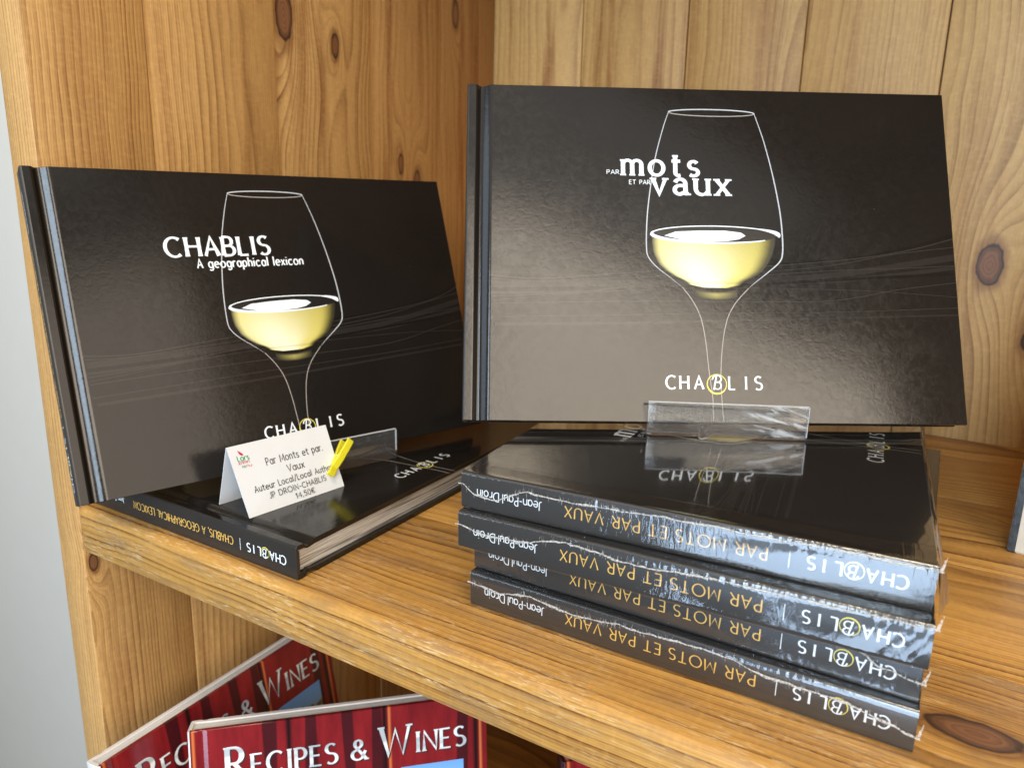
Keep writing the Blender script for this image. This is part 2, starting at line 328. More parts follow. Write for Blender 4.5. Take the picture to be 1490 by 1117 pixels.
class Ink:
    """Collects flat shapes in a 2-D page; each shape lies a few microns above the one before."""
    def __init__(s): s.v = []; s.f = []; s.k = 0
    def strip(s, pts, ws, closed=False):
        n = len(pts); b = len(s.v); s.k += 1; z = s.k * 0.00015
        for i in range(n):
            p0 = pts[i - 1] if i > 0 else (pts[-2] if closed else pts[0]); p1 = pts[i + 1] if i < n - 1 else (pts[1] if closed else pts[-1])
            dx, dy = p1[0] - p0[0], p1[1] - p0[1]; L = math.hypot(dx, dy) or 1; nx, ny = -dy / L, dx / L
            # mitre at polyline corners
            k = 1.0
            if 0 < i < n - 1:
                ax, ay = pts[i][0] - p0[0], pts[i][1] - p0[1]; la = math.hypot(ax, ay) or 1; c = abs((ax * dx + ay * dy) / (la * L)); k = min(1.0 / max(c, 0.45), 2.0)
            h = ws[i] * 0.5 * k; x, y = pts[i]
            s.v += [(x + nx * h, y + ny * h, z), (x - nx * h, y - ny * h, z)]
        for i in range(n - 1): s.f.append((b + 2 * i, b + 2 * i + 1, b + 2 * i + 3, b + 2 * i + 2))
    def poly(s, pts):
        b = len(s.v); s.k += 1; s.v += [(x, y, s.k * 0.00015) for x, y in pts]; s.f.append(tuple(range(b, b + len(pts))))
    def disc(s, x, y, r, n=10): s.poly([(x + r * math.cos(2 * math.pi * i / n), y + r * math.sin(2 * math.pi * i / n)) for i in range(n)])
    def text(s, txt, x, y, h, track=22, wt=11, contrast=0.0, serif=False, flare=0.0, width=None, slant=0.0, rnd=False, jitter=0.0, space=34, caps=1.35, stretch=1.0, rise=0.0):
        """Left end of the baseline at (x, y), capital height h. caps: scale of the first letter of each word when serif small caps are used."""
        rg = random.Random(len(txt)); u = h / 100.0; adv = 0.0; items = []
        first = True
        for ch in txt:
            if ch == ' ': adv += space + track; first = True; continue
            k = caps if (serif == 'sc' and first and ch != '&') else 1.0
            first = False; items.append((ch, adv, k)); adv += (G[ch][0] + track) * k
            if ch in 'IilL|T' and False: pass
        total = adv - track; sx = (width / total) / u * 1.0 if width else stretch
        for ch, ax, k in items:
            jy = rg.uniform(-jitter, jitter); s_ = k
            for st in G[ch][1].split('|') if ch != '|' else [G['|'][1]]:
                pts = []
                for tk in st.split():
                    if tk[0] == '@':
                        cx, cy, rx, ry, a0, a1 = map(float, tk[1:].split(',')); m_ = max(4, int(abs(a1 - a0) / 15))
                        pts += [(cx + rx * math.cos(rad(a0 + (a1 - a0) * i / m_)), cy + ry * math.sin(rad(a0 + (a1 - a0) * i / m_))) for i in range(m_ + 1)]
                    else: pts.append(tuple(map(float, tk.split(','))))
                q = [pts[0]]
                for p in pts[1:]:
                    if math.hypot(p[0] - q[-1][0], p[1] - q[-1][1]) > 0.5: q.append(p)
                pts = q
                if len(pts) == 2:
                    (x0, y0), (x1, y1) = pts; pts = [(x0 + (x1 - x0) * t_, y0 + (y1 - y0) * t_) for t_ in (0, 0.14, 0.5, 0.86, 1)]
                n = len(pts); ws = []
                for i in range(n):
                    a = pts[max(0, i - 1)]; b = pts[min(n - 1, i + 1)]; L = math.hypot(b[0] - a[0], b[1] - a[1]) or 1
                    hz = abs(b[0] - a[0]) / L
                    up = 1.0
                    if contrast and ch in 'AVWMNXUvxu' and (b[1] - a[1]) * (b[0] - a[0]) > 0 and hz > 0.1: up = 1 - contrast * 0.75   # thin up-strokes
                    ws.append(wt * (1 - contrast * hz * hz) * up)
                closed = math.hypot(pts[0][0] - pts[-1][0], pts[0][1] - pts[-1][1]) < 1
                if flare and not closed:
                    ws[0] *= 1 + flare; ws[-1] *= 1 + flare
                    if n > 4: ws[1] *= 1 + flare * 0.25; ws[-2] *= 1 + flare * 0.25
                T = lambda p: (x + (ax + (p[0] * s_ + slant * p[1] * s_)) * u * sx, y + (p[1] * s_ + jy) * u + rise * (x + ax * u * sx - x))
                P = [T(p) for p in pts]; avg = (1 + sx) / 2 if False else 1
                W_ = [w_ * s_ * u for w_ in ws]
                s.strip(P, W_, closed)
                if rnd and not closed:
                    for p, w_ in ((P[0], W_[0]), (P[-1], W_[-1])): s.disc(p[0], p[1], w_ * 0.5)
                if serif and not closed:
                    for (e, nb) in ((0, 1), (-1, -2)):
                        dx, dy = pts[e][0] - pts[nb][0], pts[e][1] - pts[nb][1]
                        if abs(dy) > abs(dx) * 0.9 and (pts[e][1] < 4 or pts[e][1] > 60 or ch in 'CSGce'):
                            px, py = pts[e]; hw = wt * (0.95 if contrast > 0.5 else 0.72)
                            if ch in 'CSs' : continue
                            s.strip([T((px - hw, py)), T((px + hw, py))], [wt * 0.38 * s_ * u] * 2)
        return total * u * sx
    def make(s, name, mat, parent, place):
        """place: function (u, v, lift) -> local point on the part."""
        me = mesh(name, [place(*p) for p in s.v], s.f); fix_up(me, place); return link(name, me, mat, parent)

def fix_up(me, place):
    a = Vector(place(0, 0, 0)); n = Vector(place(0, 0, 1)) - a
    fl = [p.index for p in me.polygons if p.normal.dot(n) < 0]
    if fl:
        bm = bmesh.new(); bm.from_mesh(me); bm.faces.ensure_lookup_table(); bmesh.ops.reverse_faces(bm, faces=[bm.faces[i] for i in fl]); bm.to_mesh(me); bm.free()

def interp(pts, n):
    """Catmull-Rom resampling."""
    out = []; P = [pts[0]] + list(pts) + [pts[-1]]
    for i in range(1, len(P) - 2):
        for k in range(n):
            t = k / n; a, b, c, d = P[i - 1], P[i], P[i + 1], P[i + 2]
            out.append(tuple(0.5 * ((2 * b[j]) + (-a[j] + c[j]) * t + (2 * a[j] - 5 * b[j] + 4 * c[j] - d[j]) * t * t + (-a[j] + 3 * b[j] - 3 * c[j] + d[j]) * t ** 3) for j in (0, 1)))
    out.append(pts[-1]); return out

def vmesh(name, grid, cols, parent, place, k):
    """Grid of 2-D points with printed colours."""
    nr, nc = len(grid), len(grid[0]); vs = [place(p[0], p[1], k) for row in grid for p in row]
    fs = [(r * nc + c, r * nc + c + 1, (r + 1) * nc + c + 1, (r + 1) * nc + c) for r in range(nr - 1) for c in range(nc - 1)]
    me = mesh(name, vs, fs); fix_up(me, place)
    at = me.color_attributes.new('print', 'FLOAT_COLOR', 'POINT')
    flat = [c for row in cols for c in row]
    for i, c in enumerate(flat): at.data[i].color = (*c, 1)
    return link(name, me, M['vprint'], parent)

def glass_art(parent, place, dx=0.0, dy=0.0):
    """The wine glass printed on the cover."""
    o = lambda L: [(a + dx, b + dy) for a, b in L]
    ink = Ink()
    LO = interp(o([(9.01, 13.92), (8.71, 13.02), (8.35, 11.63), (8.08, 9.99), (7.95, 8.8), (7.91, 7.63), (8.0, 7.17), (8.38, 6.72), (8.94, 6.28), (9.45, 5.86)]), 5)
    RO = interp(o([(12.89, 13.91), (13.28, 12.6), (13.63, 10.96), (13.86, 9.42), (13.93, 8.32), (13.91, 7.48), (13.76, 7.06), (13.25, 6.6), (12.66, 6.13), (12.35, 5.86)]), 5)
    n = len(LO); ink.strip(LO, [0.026 + 0.024 * math.sin(i / n * 3.1) - 0.025 * (i / n) ** 3 for i in range(n)])
    n = len(RO); ink.strip(RO, [0.030 + 0.032 * math.sin(i / n * 3.1) - 0.03 * (i / n) ** 3 for i in range(n)])
    el = lambda cx, cy, rx, ry, a0, a1, m_=40: [(cx + dx + rx * math.cos(rad(a0 + (a1 - a0) * i / m_)), cy + dy + ry * math.sin(rad(a0 + (a1 - a0) * i / m_))) for i in range(m_ + 1)]
    ink.strip(el(10.95, 13.92, 1.94, 0.16, 0, 180), [0.05] * 41)
    ink.make('glass_outline', M['outline_print'], parent, place)
    g0 = Ink(); g0.strip(el(10.95, 13.92, 1.94, 0.16, 180, 360), [0.04] * 41); g0.make('rim_outline', M['stem_print'], parent, place); g = Ink()
    st = interp(o([(9.45, 5.86), (9.89, 5.25), (10.22, 4.5), (10.4, 3.45), (10.51, 2.1), (10.63, 1.07), (10.63, 0.06)]), 5); g.strip(st, [0.035] * len(st))
    g2 = Ink(); st = interp(o([(12.35, 5.86), (11.72, 5.15), (11.33, 4.36), (11.1, 3.16), (11.0, 1.67), (11.07, 0.06)]), 5); g2.strip(st, [0.035] * len(st)); g2.make('stem_outline', M['stem_print'], parent, place)
    g.make('glass_stem_outline', M['stem_print'], parent, place)
    # wine seen from the side
    prof = [(8.14, 8.16, 13.62), (7.9, 8.15, 13.6), (7.38, 8.2, 13.46), (6.9, 8.42, 13.2), (6.6, 8.74, 12.96), (6.36, 9.1, 12.6), (6.18, 9.5, 12.2), (6.1, 9.62, 12.1), (5.98, 9.75, 12.0), (5.86, 10.35, 11.5)]
    rows = []; cols = []
    NR, NC = 34, 30
    for r in range(NR + 1):
        t = r / NR * (len(prof) - 1); i = min(int(t), len(prof) - 2); f = t - i
        yy, l_, r_ = [prof[i][k] * (1 - f) + prof[i + 1][k] * f for k in range(3)]
        row = []; cr = []
        for c in range(NC + 1):
            u = c / NC; xx = l_ + (r_ - l_) * u; v = (8.14 - yy) / 2.3
            sag = 0.28 * (1 - (2 * u - 1) ** 2) * max(0, 1 - v * 2.5)
            row.append((xx + dx, yy - sag * 0.9 + dy))
            core = math.exp(-((u - 0.34) / 0.30) ** 2) * (0.55 + 0.75 * v)
            edge = min(1, min(u / 0.06, (1 - u) / 0.16)); edge = edge * edge * (3 - 2 * edge)
            gold = (0.66, 0.56, 0.12); cream = (0.86, 0.84, 0.58)
            k = min(1, core + 0.25 * math.exp(-((u - 0.62) / 0.1) ** 2) * v)
            cc = [gold[j] * (1 - k) + cream[j] * k for j in range(3)]
            sh = 1 - 0.35 * u * (1 - v)
            ring = 1.0 - 0.25 * math.exp(-((v - 0.90) / 0.022) ** 2)
            e = max(0.02, edge) * sh * ring
            cr.append(tuple(max(0.015, q * e) for q in cc))
        rows.append(row); cols.append(cr)
    vmesh('wine_picture', rows, cols, parent, place, 0.002)
    # dim second reflection below the bowl
    rows = [[(9.95 + 1.9 * u + dx, 5.80 - 0.36 * r - 0.12 * (1 - (2 * u - 1) ** 2) + dy) for u in [i / 12 for i in range(13)]] for r in (0, 0.33, 0.66, 1)]
    cols = [[tuple(max(0.014, q * a * (1 - abs(2 * u - 1))) for q in (0.42, 0.36, 0.10)) for u in [i / 12 for i in range(13)]] for a in (0.05, 0.9, 0.6, 0.03)]
    vmesh('wine_reflection_picture', rows, cols, parent, place, 0.0022)
    # liquid surface
    b = Ink(); b.poly(el(10.9, 8.24, 2.78, 0.37, 0, 360)[:-1]); b.make('liquid_surface_picture', M['black_print'], parent, lambda u, v, k: place(u, v, k + 0.003))
    ws = Ink()
    ws.strip(el(10.95, 8.26, 2.80, 0.38, -8, 188, 44), [0.045 + (0.17 * max(0, (10 - abs(i - 3))) / 10 if i < 12 else 0) + (0.10 * (i - 38) / 6 if i > 38 else 0) for i in range(45)])
    ws.strip(el(10.95, 8.26, 2.80, 0.38, 180, 322, 34), [0.16 - 0.12 * (i / 34) for i in range(35)])
    ws.poly([(8.70 + dx, 8.17 + dy), (9.2 + dx, 8.36 + dy), (10.2 + dx, 8.42 + dy), (11.4 + dx, 8.44 + dy), (12.1 + dx, 8.36 + dy), (12.3 + dx, 8.22 + dy), (12.0 + dx, 8.06 + dy), (11.5 + dx, 7.97 + dy), (10.6 + dx, 7.93 + dy), (9.6 + dx, 7.98 + dy)])
    ws.make('liquid_highlight_picture', M['white_print'], parent, lambda u, v, k: place(u, v, k + 0.004))

def logo(parent, place, x, y, h, width, wt=12, flip=False, gold=True, mat='white_print'):
    """CHA(B)LIS with a script B inside a gold ring; (x, y) left end of the baseline."""
    k = width / 4.15
    ink = Ink()
    for ch, cx in (('C', 0.0), ('H', 0.60), ('A', 1.22), ('L', 2.70), ('I', 3.40), ('S', 3.82)):
        ink.text(ch, x + cx * k + 0.02 * k, y, h, wt=wt + 3, contrast=0.22, flare=0.25)
    ink.text('%', x + 1.98 * k, y + h * 0.04, h * 1.02, wt=wt - 1, contrast=0.3, rnd=True)
    ink.make('logo_lettering', M[mat], parent, place)
    r = Ink(); cx, cy, rr = x + 2.19 * k, y + h * 0.40, 0.415 * k
    pts = [(cx + rr * math.cos(2 * math.pi * i / 40), cy + rr * math.sin(2 * math.pi * i / 40)) for i in range(41)]
    r.strip(pts, [0.035 * k + 0.035 * k * max(0, -math.sin(2 * math.pi * i / 40 + 0.3)) for i in range(41)], True)
    r.make('logo_ring', M['yellow_print'], parent, place)

def contours(parent, place, W, H):
    ln = Ink(); bd = Ink(); dk = Ink()
    def L(pts, w_): q = [p for p in interp(pts, 24) if p[0] > 1.12]; ln.strip(q, [w_] * len(q))
    def B(pts, w0, w1, ink): q = [p for p in interp(pts, 24) if p[0] > 1.12]; n = len(q); ink.strip(q, [w0 + (w1 - w0) * i / (n - 1) for i in range(n)])
    L([(0.15, 6.39), (3, 6.15), (6, 6.38), (9, 6.62), (13, 6.85), (17, 7.25), (19.5, 7.68), (W - 0.04, 8.24)], 0.035)
    L([(0.15, 6.2), (3, 6.05), (7.6, 6.29), (12, 6.55), (15.7, 6.89), (18.9, 7.5), (W - 0.04, 7.86)], 0.028)
    L([(0.15, 5.3), (4, 5.5), (8, 5.95), (12, 6.35), (16, 6.7), (19, 6.85), (W - 0.04, 7.02)], 0.03)
    L([(0.15, 4.98), (5, 5.15), (10, 5.25), (15.7, 5.34), (19, 5.9), (W - 0.04, 6.25)], 0.03)
    L([(0.15, 4.4), (5, 4.55), (10, 4.7), (16, 4.85), (W - 0.04, 5.12)], 0.025)
    L([(0.15, 5.05), (6, 5.6), (11, 5.85), (17.2, 5.83), (W - 0.04, 5.6)], 0.022)
    B([(0.12, 5.85), (5, 5.95), (10, 6.1), (16, 6.25), (W - 0.04, 6.92)], 0.30, 0.16, bd)
    B([(0.12, 5.5), (5, 5.6), (11, 6.15), (16, 6.5), (W - 0.04, 7.4)], 0.12, 0.3, bd)
    B([(0.12, 4.1), (7, 4.25), (14, 4.5), (W - 0.04, 4.8)], 0.14, 0.08, bd)
    B([(0.12, 6.5), (5, 6.32), (10, 6.74), (16, 7.15), (19.5, 7.8), (W - 0.04, 8.4)], 0.10, 0.12, dk)
    B([(0.12, 5.65), (6, 5.72), (12, 6.0), (17, 6.35), (W - 0.04, 6.65)], 0.10, 0.14, dk)
    bd.make('contour_bands', M['band_print'], parent, lambda u, v, k: place(u, v, k - 0.0022))
    dk.make('contour_shadows', M['dark_band_print'], parent, lambda u, v, k: place(u, v, k - 0.0014))
    ln.make('contour_lines', M['line_print'], parent, lambda u, v, k: place(u, v, k - 0.0006))

# ------------------------------------------------------------------ hardcover book
def book(name, mw, W, H, T, label, title, spine_scale=1.0, spine_kind='mots', group=None, art=True, mats=('cover', 'spine')):
    """Local axes: X away from the spine, Y up the cover, Z out of the front cover; origin at the back, bottom, spine corner."""
    root = empty(name, mw); tag(root, label, 'book', group)
    mc, ms = M[mats[0]], M[mats[1]]
    b = 0.24
    hinge = [(0.40 + 0.22 * i / 6, T - 0.095 * (1 - math.cos(math.pi * i / 6))) for i in range(7)] + [(0.62 + 0.52 * i / 12, T - 0.095 * (1 + math.cos(math.pi * i / 12))) for i in range(1, 13)]
    fr = [(0.10, T), (0.36, T)] + hinge + [(1.17, T), (W - 0.06, T), (W - 0.03, T), (W, T - 0.03), (W, T - b + 0.03), (W - 0.03, T - b), (W - 0.08, T - b), (1.04, T - b), (0.64, T - b - 0.05), (0.42, T - 0.20), (0.10, T - 0.20)]
    def part(nm, prof, mat):
        v, f = sweep_y(prof, H); return link(nm, fix(mesh(nm, v, f)), mat, root, None, 28)
    front = part('front_cover', fr, mc)
    part('back_cover', [(x, T - z) for x, z in fr][::-1], mc)
    part('spine', [(0.102, T), (0.05, T - 0.014), (0.014, T - 0.05), (0, T - 0.102), (0, 0.102), (0.014, 0.05), (0.05, 0.014), (0.102, 0), (0.102, 0.2), (0.2, 0.25), (0.2, T - 0.25), (0.102, T - 0.2)], ms)
    sp = root.children[-1] if False else [c for c in COL.objects if c.parent == root and c.name.startswith('spine')][0]
    pv, pf = sweep_y([(0.205, b + 0.01), (W - 0.28, b + 0.01), (W - 0.28, T - b - 0.01), (0.205, T - b - 0.01)], H - 0.5, 0.01, 0.25)
    link('page_block', fix(mesh('page_block', pv, pf)), M['pages'], root)
    pl = lambda u, v, k: (u, v, T + 0.003 + k)
    if art:
        contours(front, pl, W, H)
        dx = 0 if title == 'mots' else -0.50; dy = 0 if title == 'mots' else -0.28
        if H < 14.9: dx, dy = -0.5, -0.3
        glass_art(front, pl, dx, dy)
        logo(front, lambda u, v, k: pl(u, v, k + 0.006), 8.63 + dx * 0.8, 1.42 + (0 if title == 'mots' else -0.05), 0.56, 4.15)
        ti = Ink()
        if title == 'mots':
            ti.text('PAR', 6.21, 10.95, 0.19, wt=14, width=0.54); ti.text('mots', 6.93, 10.93, 1.02, wt=18, contrast=0.25, serif=True, track=36, width=3.34, flare=0.1)
            ti.text('ET PAR', 7.2, 10.5, 0.19, wt=14, width=0.92); ti.text('vqux', 8.25, 10.07, 1.06, wt=18, contrast=0.25, serif=True, track=34, width=3.36, flare=0.1)
        else:
            ti.text('CHABLIS', 5.2, 10.52, 0.92, wt=18, contrast=0.4, serif=False, flare=0.35, track=27, width=4.9)
            ti.text('A geographical lexicon', 6.5, 9.94, 0.43, wt=16, contrast=0.2, flare=0.1, track=27, width=5.25, space=30)
        ti.make('title_lettering', M['white_print'], front, lambda u, v, k: pl(u, v, k + 0.008))
    # spine print: reads upwards, letter tops towards the back cover
    sl = lambda u, v, k: (-0.003 - k, u, T - v)
    q = H / 15.05; base = T * 0.5 - 0.19
    if spine_kind == 'mots':
        logo(sp, sl, 0.66, base - 0.02, 0.40, 2.62, wt=12)
        a = Ink(); d_ = Ink(); d_.text('|', 3.80, base, 0.40, wt=6); d_.make('divider_bar', M['white_print'], sp, sl); a.text('Jean-Paul Droin', 11.86, base + 0.05, 0.33, wt=10, width=2.52, track=20, space=14); a.make('author_lettering', M['white_print'], sp, sl)
        g = Ink(); g.text('PAR MOTS ET PAR VAUX', 4.44, base, 0.40, wt=11, contrast=0.25, flare=0.12, track=26, width=6.55, space=26); g.make('spine_title', M['gold_print'], sp, sl)
    else:
        logo(sp, sl, 0.62 * q, base + 0.02, 0.38, 2.3, wt=12)
        a = Ink(); d_ = Ink(); d_.text('|', 3.5 * q, base, 0.40, wt=6); d_.make('divider_bar', M['white_print'], sp, sl); a.text('Jean-Paul Droin', 12.15 * q, base + 0.05, 0.26, wt=9, width=1.8, track=20, space=14); a.make('author_lettering', M['white_print'], sp, sl)
        g = Ink(); g.text('CHABLIS, A GEOGRAPHICAL LEXICON', 3.98 * q, base, 0.36, wt=12, contrast=0.25, flare=0.1, track=22, width=7.35 * q, space=30); g.make('spine_title', M['gold_print'], sp, sl)
    return root

def ax_frame(o, rot, lean, T):
    """Frame of a standing, leaning book from the bottom spine corner of its front cover."""
    a = Vector((math.cos(rot), math.sin(rot), 0)); b = Vector((-math.sin(rot) * math.sin(lean), math.cos(rot) * math.sin(lean), math.cos(lean))); n = a.cross(b)
    return frame(Vector(o) - n * T, a, b, n), a, b, n

def lying_frame(x, y, z, rot, H):
    """Spine towards -Y; bottom of the cover at the right-hand end."""
    c, s_ = math.cos(rot), math.sin(rot); right = Vector((c, s_, 0))
    return frame(Vector((x, y, z)) + right * H, (-s_, c, 0), -right, (0, 0, 1))

def wrap(root, W, H, T, seed, seam_at, top=False):
    """Shrink film round one book: crinkled sheet over the spine, smooth sheet over the covers, weld seam and ragged tails."""
    rg = random.Random(seed); off = seed * 13.7
    prof = [(1.3, T + 0.012), (0.7, T + 0.015), (0.3, T + 0.02), (0.10, T + 0.02), (0.02, T - 0.005), (-0.02, T - 0.09)] + [(-0.03, T - 0.1 - (T - 0.2) * i / 12) for i in range(1, 13)] + [(-0.02, 0.05), (0.03, 0.0)]
    N = 620; vs = []; fs = []; m_ = len(prof)
    for i in range(N + 1):
        s_ = H * i / N
        sy = seam_at(s_)
        for j, (x, z) in enumerate(prof):
            d = abs(z - sy); k = math.exp(-(d / 0.16) ** 2)
            edge = math.exp(-(z / 0.16) ** 2)
            cr = noise.noise(Vector((s_ * 8.5, z * 0.55 + off, 1.3 + off)))
            rd = 1 - abs(noise.noise(Vector((s_ * 3.2 + z * 1.6, z * 0.9, off + 5)))) * 2
            big = noise.noise(Vector((s_ * 0.45, z * 0.9, off + 9)))
            patch = max(0, noise.noise(Vector((s_ * 0.45, 3, off))) + 0.12) * 1.6; edge2 = math.exp(-((z - T + 0.12) / 0.14) ** 2); amp = 0.0006 + 0.016 * k * (0.25 + patch) + 0.022 * edge * patch + 0.016 * edge2 * patch
            dd = 0.012 + amp * (cr * 0.8 + 0.5) + 0.010 * patch * max(0, rd) ** 6 + 0.030 * (big + 0.5)
            if x > 0.05: dd *= 0.25
            ox = -dd if x < 0.15 else 0; oz = dd * 0.5 if z > T - 0.02 else 0
            vs.append((x + ox, s_, z + oz))
    for i in range(N):
        for j in range(m_ - 1): fs.append(((i + 1) * m_ + j, (i + 1) * m_ + j + 1, i * m_ + j + 1, i * m_ + j))
    sk = link('shrink_wrap', mesh('shrink_wrap', vs, fs), M['film_spine'], root, None, 180)
    if top:
        n = 70; vs = []; fs = []
        for i in range(n + 1):
            for j in range(n + 1):
                x = 1.3 + (W + 0.0 - 1.3) * i / n; y = -0.02 + (H + 0.04) * j / n
                z = T + 0.020 + 0.007 * noise.noise(Vector((x * 0.25, y * 0.3, 2))) + 0.014 * max(0, 1 - y / 1.2) * (0.5 + noise.noise(Vector((x * 1.3, y, 7))))
                vs.append((x, y, z))
        for i in range(n):
            for j in range(n): a = i * (n + 1) + j; fs.append((a, a + n + 1, a + n + 2, a + 1))
        link('wrap_top', mesh('wrap_top', vs, fs), M['film_top'], root, None, 180)
    # weld seam
    N = 320; vs = []; fs = []
    for i in range(N + 1):
        s_ = -0.12 + (H + 0.2) * i / N; z = seam_at(s_) ; r = 0.020 + 0.040 * max(0, 0.3 + noise.noise(Vector((s_ * 1.9, off, 0)))) + 0.008 * noise.noise(Vector((s_ * 9, off, 4)))
        x = -0.075 - 0.03 * noise.noise(Vector((s_ * 2.2, 1, off)))
        for k in range(5): a = 2 * math.pi * k / 5; vs.append((x + r * 0.7 * math.cos(a), s_, z + r * math.sin(a)))
    for i in range(N):
        for k in range(5): fs.append((i * 5 + k, i * 5 + (k + 1) % 5, (i + 1) * 5 + (k + 1) % 5, (i + 1) * 5 + k))
    link('wrap_seam', mesh('wrap_seam', vs, fs), M['seam'], sk, None, 180)
    # short creases running out of the seam
    vs = []; fs = []
    for i in range(380):
        s_ = rg.uniform(0.05, H - 0.05)
        if noise.noise(Vector((s_ * 0.8, off, 11))) < rg.uniform(-0.5, 0.3): continue
        z = seam_at(s_) + rg.uniform(-0.03, 0.03); L = rg.uniform(0.05, 0.22) * rg.choice((1, 1, -1)); tl = rg.uniform(-0.25, 0.25); wd = rg.uniform(0.003, 0.009)
        if z + L > T - 0.03: L = T - 0.03 - z
        if z + L < 0.05: L = 0.05 - z
        b = len(vs)
        for k in range(4):
            t = k / 3; w_ = wd * (1 - t * 0.85); yy = s_ + tl * t * t * abs(L); zz = z + L * t; xx = -0.062 - 0.012 * math.sin(t * 3)
            vs += [(xx, yy - w_, zz), (xx - 0.004, yy + w_, zz)]
            if k < 3: fs.append((b + 2 * k, b + 2 * k + 1, b + 2 * k + 3, b + 2 * k + 2))
    c = link('wrap_creases', mesh('wrap_creases', vs, fs), M['seam'], sk); c['kind'] = 'stuff'
    # ragged tail of film at the lower corner
    vs = []; fs = []; n = 14
    for i in range(n + 1):
        t = i / n; y = -0.04 - 0.12 * t - 0.02 * noise.noise(Vector((t * 5, off, 0))); z = seam_at(0) - 0.03 + 0.42 * t + 0.03 * noise.noise(Vector((t * 6, off, 3))); w_ = 0.05 * (1 - t) + 0.012
        x = -0.02 + 0.10 * t
        vs += [(x, y - w_, z), (x - 0.03, y + w_ * 0.7, z + 0.02)]
        if i < n: fs.append((2 * i, 2 * i + 1, 2 * i + 3, 2 * i + 2))
    link('wrap_tail', mesh('wrap_tail', vs, fs), M['seam'], sk, None, 180)
    return sk

# ------------------------------------------------------------------ the wall and the bookcase
def wall_mat():
    t = NT('painted_wall'); P, x, y, z = t.obj_cm(); n = t.noise(P, 0.25, 3.0); n2 = t.noise(P, 6.0, 3.0)
    t.set(col=t.mix(n, (0.88, 0.85, 0.77), (0.84, 0.81, 0.73)), rough=0.8, normal=t.bump(n2, 0.2, 0.001)); return t.m
wl = box('wall', (-80, 44.5, 20), (300, 4, 300), wall_mat(), None, 0.1); wl['kind'] = 'structure'

case = empty('bookcase', Matrix.Translation((0, 0, -62)))
tag(case, 'golden knotty pine bookcase of tongue-and-groove boards holding all the books', 'bookcase')
CI = Matrix.Translation((0, 0, 62 * S))
Lb, Db = (0.60, 0.365, 0.13), (0.19, 0.075, 0.018)       # back boards
Ls, Ds = (0.64, 0.375, 0.135), (0.17, 0.060, 0.013)        # side boards
Lh, Dh = (0.63, 0.33, 0.078), (0.14, 0.044, 0.008)        # shelf boards
TALL = 114.0; ZC = -62 + TALL / 2          # vertical boards run z = -62 .. 52
def vboard(name, mat, c, d, rotm, extra=None, bev=0.10):
    me = box_me(name, *d, bev=bev); mw = Matrix.Translation(Vector(c) * S) @ rotm
    if extra is not None: mw = extra @ mw
    return link(name, me, mat, case, CI @ mw, 40)
R_side = Matrix(((0, 0, -1), (0, 1, 0), (1, 0, 0))).to_4x4()      # local X -> Z, Y -> Y, Z -> -X
R_back = Matrix(((0, 1, 0), (0, 0, 1), (1, 0, 0))).to_4x4()       # local X -> Z, Y -> X, Z -> Y
# side boards: knots are (height - ZC, y - centre, half height, half width)
ys = [0.0, 5.75, 13.95, 22.2, 29.9, 38.15]
sk = [[(-3.2 - ZC, -2.42, 0.48, 0.24), (14 - ZC - 50, 1, 0.6, 0.4)], [], [(25.3 - ZC, -3.3, 1.5, 0.62), (24.4 - ZC, 0.85, 0.75, 0.34)], [(17.6 - ZC, -0.6, 0.75, 0.28), (16.2 - ZC, 1.3, 1.0, 0.42)], [(29 - ZC, -1.6, 1.0, 0.4)]]
yz = [(-4, -5), (3.0, -7), (1.2, -2.2), (0.6, -2.6), (-5, -4)]
spc = [0.17, 0.24, 0.42, 0.55, 0.4]
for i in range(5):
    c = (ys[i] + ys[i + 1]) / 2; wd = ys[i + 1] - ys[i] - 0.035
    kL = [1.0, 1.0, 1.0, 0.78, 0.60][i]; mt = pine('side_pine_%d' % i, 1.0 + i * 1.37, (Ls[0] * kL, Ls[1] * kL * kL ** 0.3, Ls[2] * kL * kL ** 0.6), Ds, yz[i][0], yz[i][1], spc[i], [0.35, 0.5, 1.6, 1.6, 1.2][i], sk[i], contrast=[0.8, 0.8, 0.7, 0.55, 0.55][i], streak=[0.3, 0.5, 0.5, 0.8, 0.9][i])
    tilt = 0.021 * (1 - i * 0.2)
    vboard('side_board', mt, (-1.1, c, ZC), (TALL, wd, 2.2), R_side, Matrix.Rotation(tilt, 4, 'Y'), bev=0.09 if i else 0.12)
xs = [0.0, 8.22, 16.7, 24.93, 33.42, 41.9, 50.2, 58.6, 66.0]
bk = [[], [], [], [], [(11.7 - ZC, 37.7 - 37.66, 1.35, 0.72), (7.3 - ZC, 40.9 - 37.66, 1.4, 0.8)], [], [(5 - ZC, 0, 1, .6)], []]
byz = [(2.5, -3), (-0.5, -3.0), (4, -4), (-5, -5), (-4.6, -4.0), (0, -3), (2, -4), (1, -3)]
for i in range(8):
    c = (xs[i] + xs[i + 1]) / 2; wd = xs[i + 1] - xs[i] - 0.07
    mt = pine('back_pine_%d' % i, 11.0 + i * 1.91, Lb, Db, byz[i][0], byz[i][1], [0.5, 0.6, 0.42, 0.3, 0.42, 0.4, 0.4, 0.4][i], [1.0, 1.3, 1.0, 0.6, 0.9, 1, 1, 1][i], bk[i], contrast=[0.5, 0.55, 0.6, 0.45, 0.6, 0.5, 0.5, 0.5][i], streak=[0.9, 0.8, 0.5, 0.5, 0.3, 0.5, 0.5, 0.5][i])
    vboard('back_board', mt, (c, 39.15, ZC), (TALL, wd, 2.0), R_back, bev=0.09)
box('back_tongue', (33, 39.4, ZC + 62), (66, 0.6, TALL - 1), pine('tongue_pine', 30, Db, (0.1, 0.04, 0.012)), case, 0)
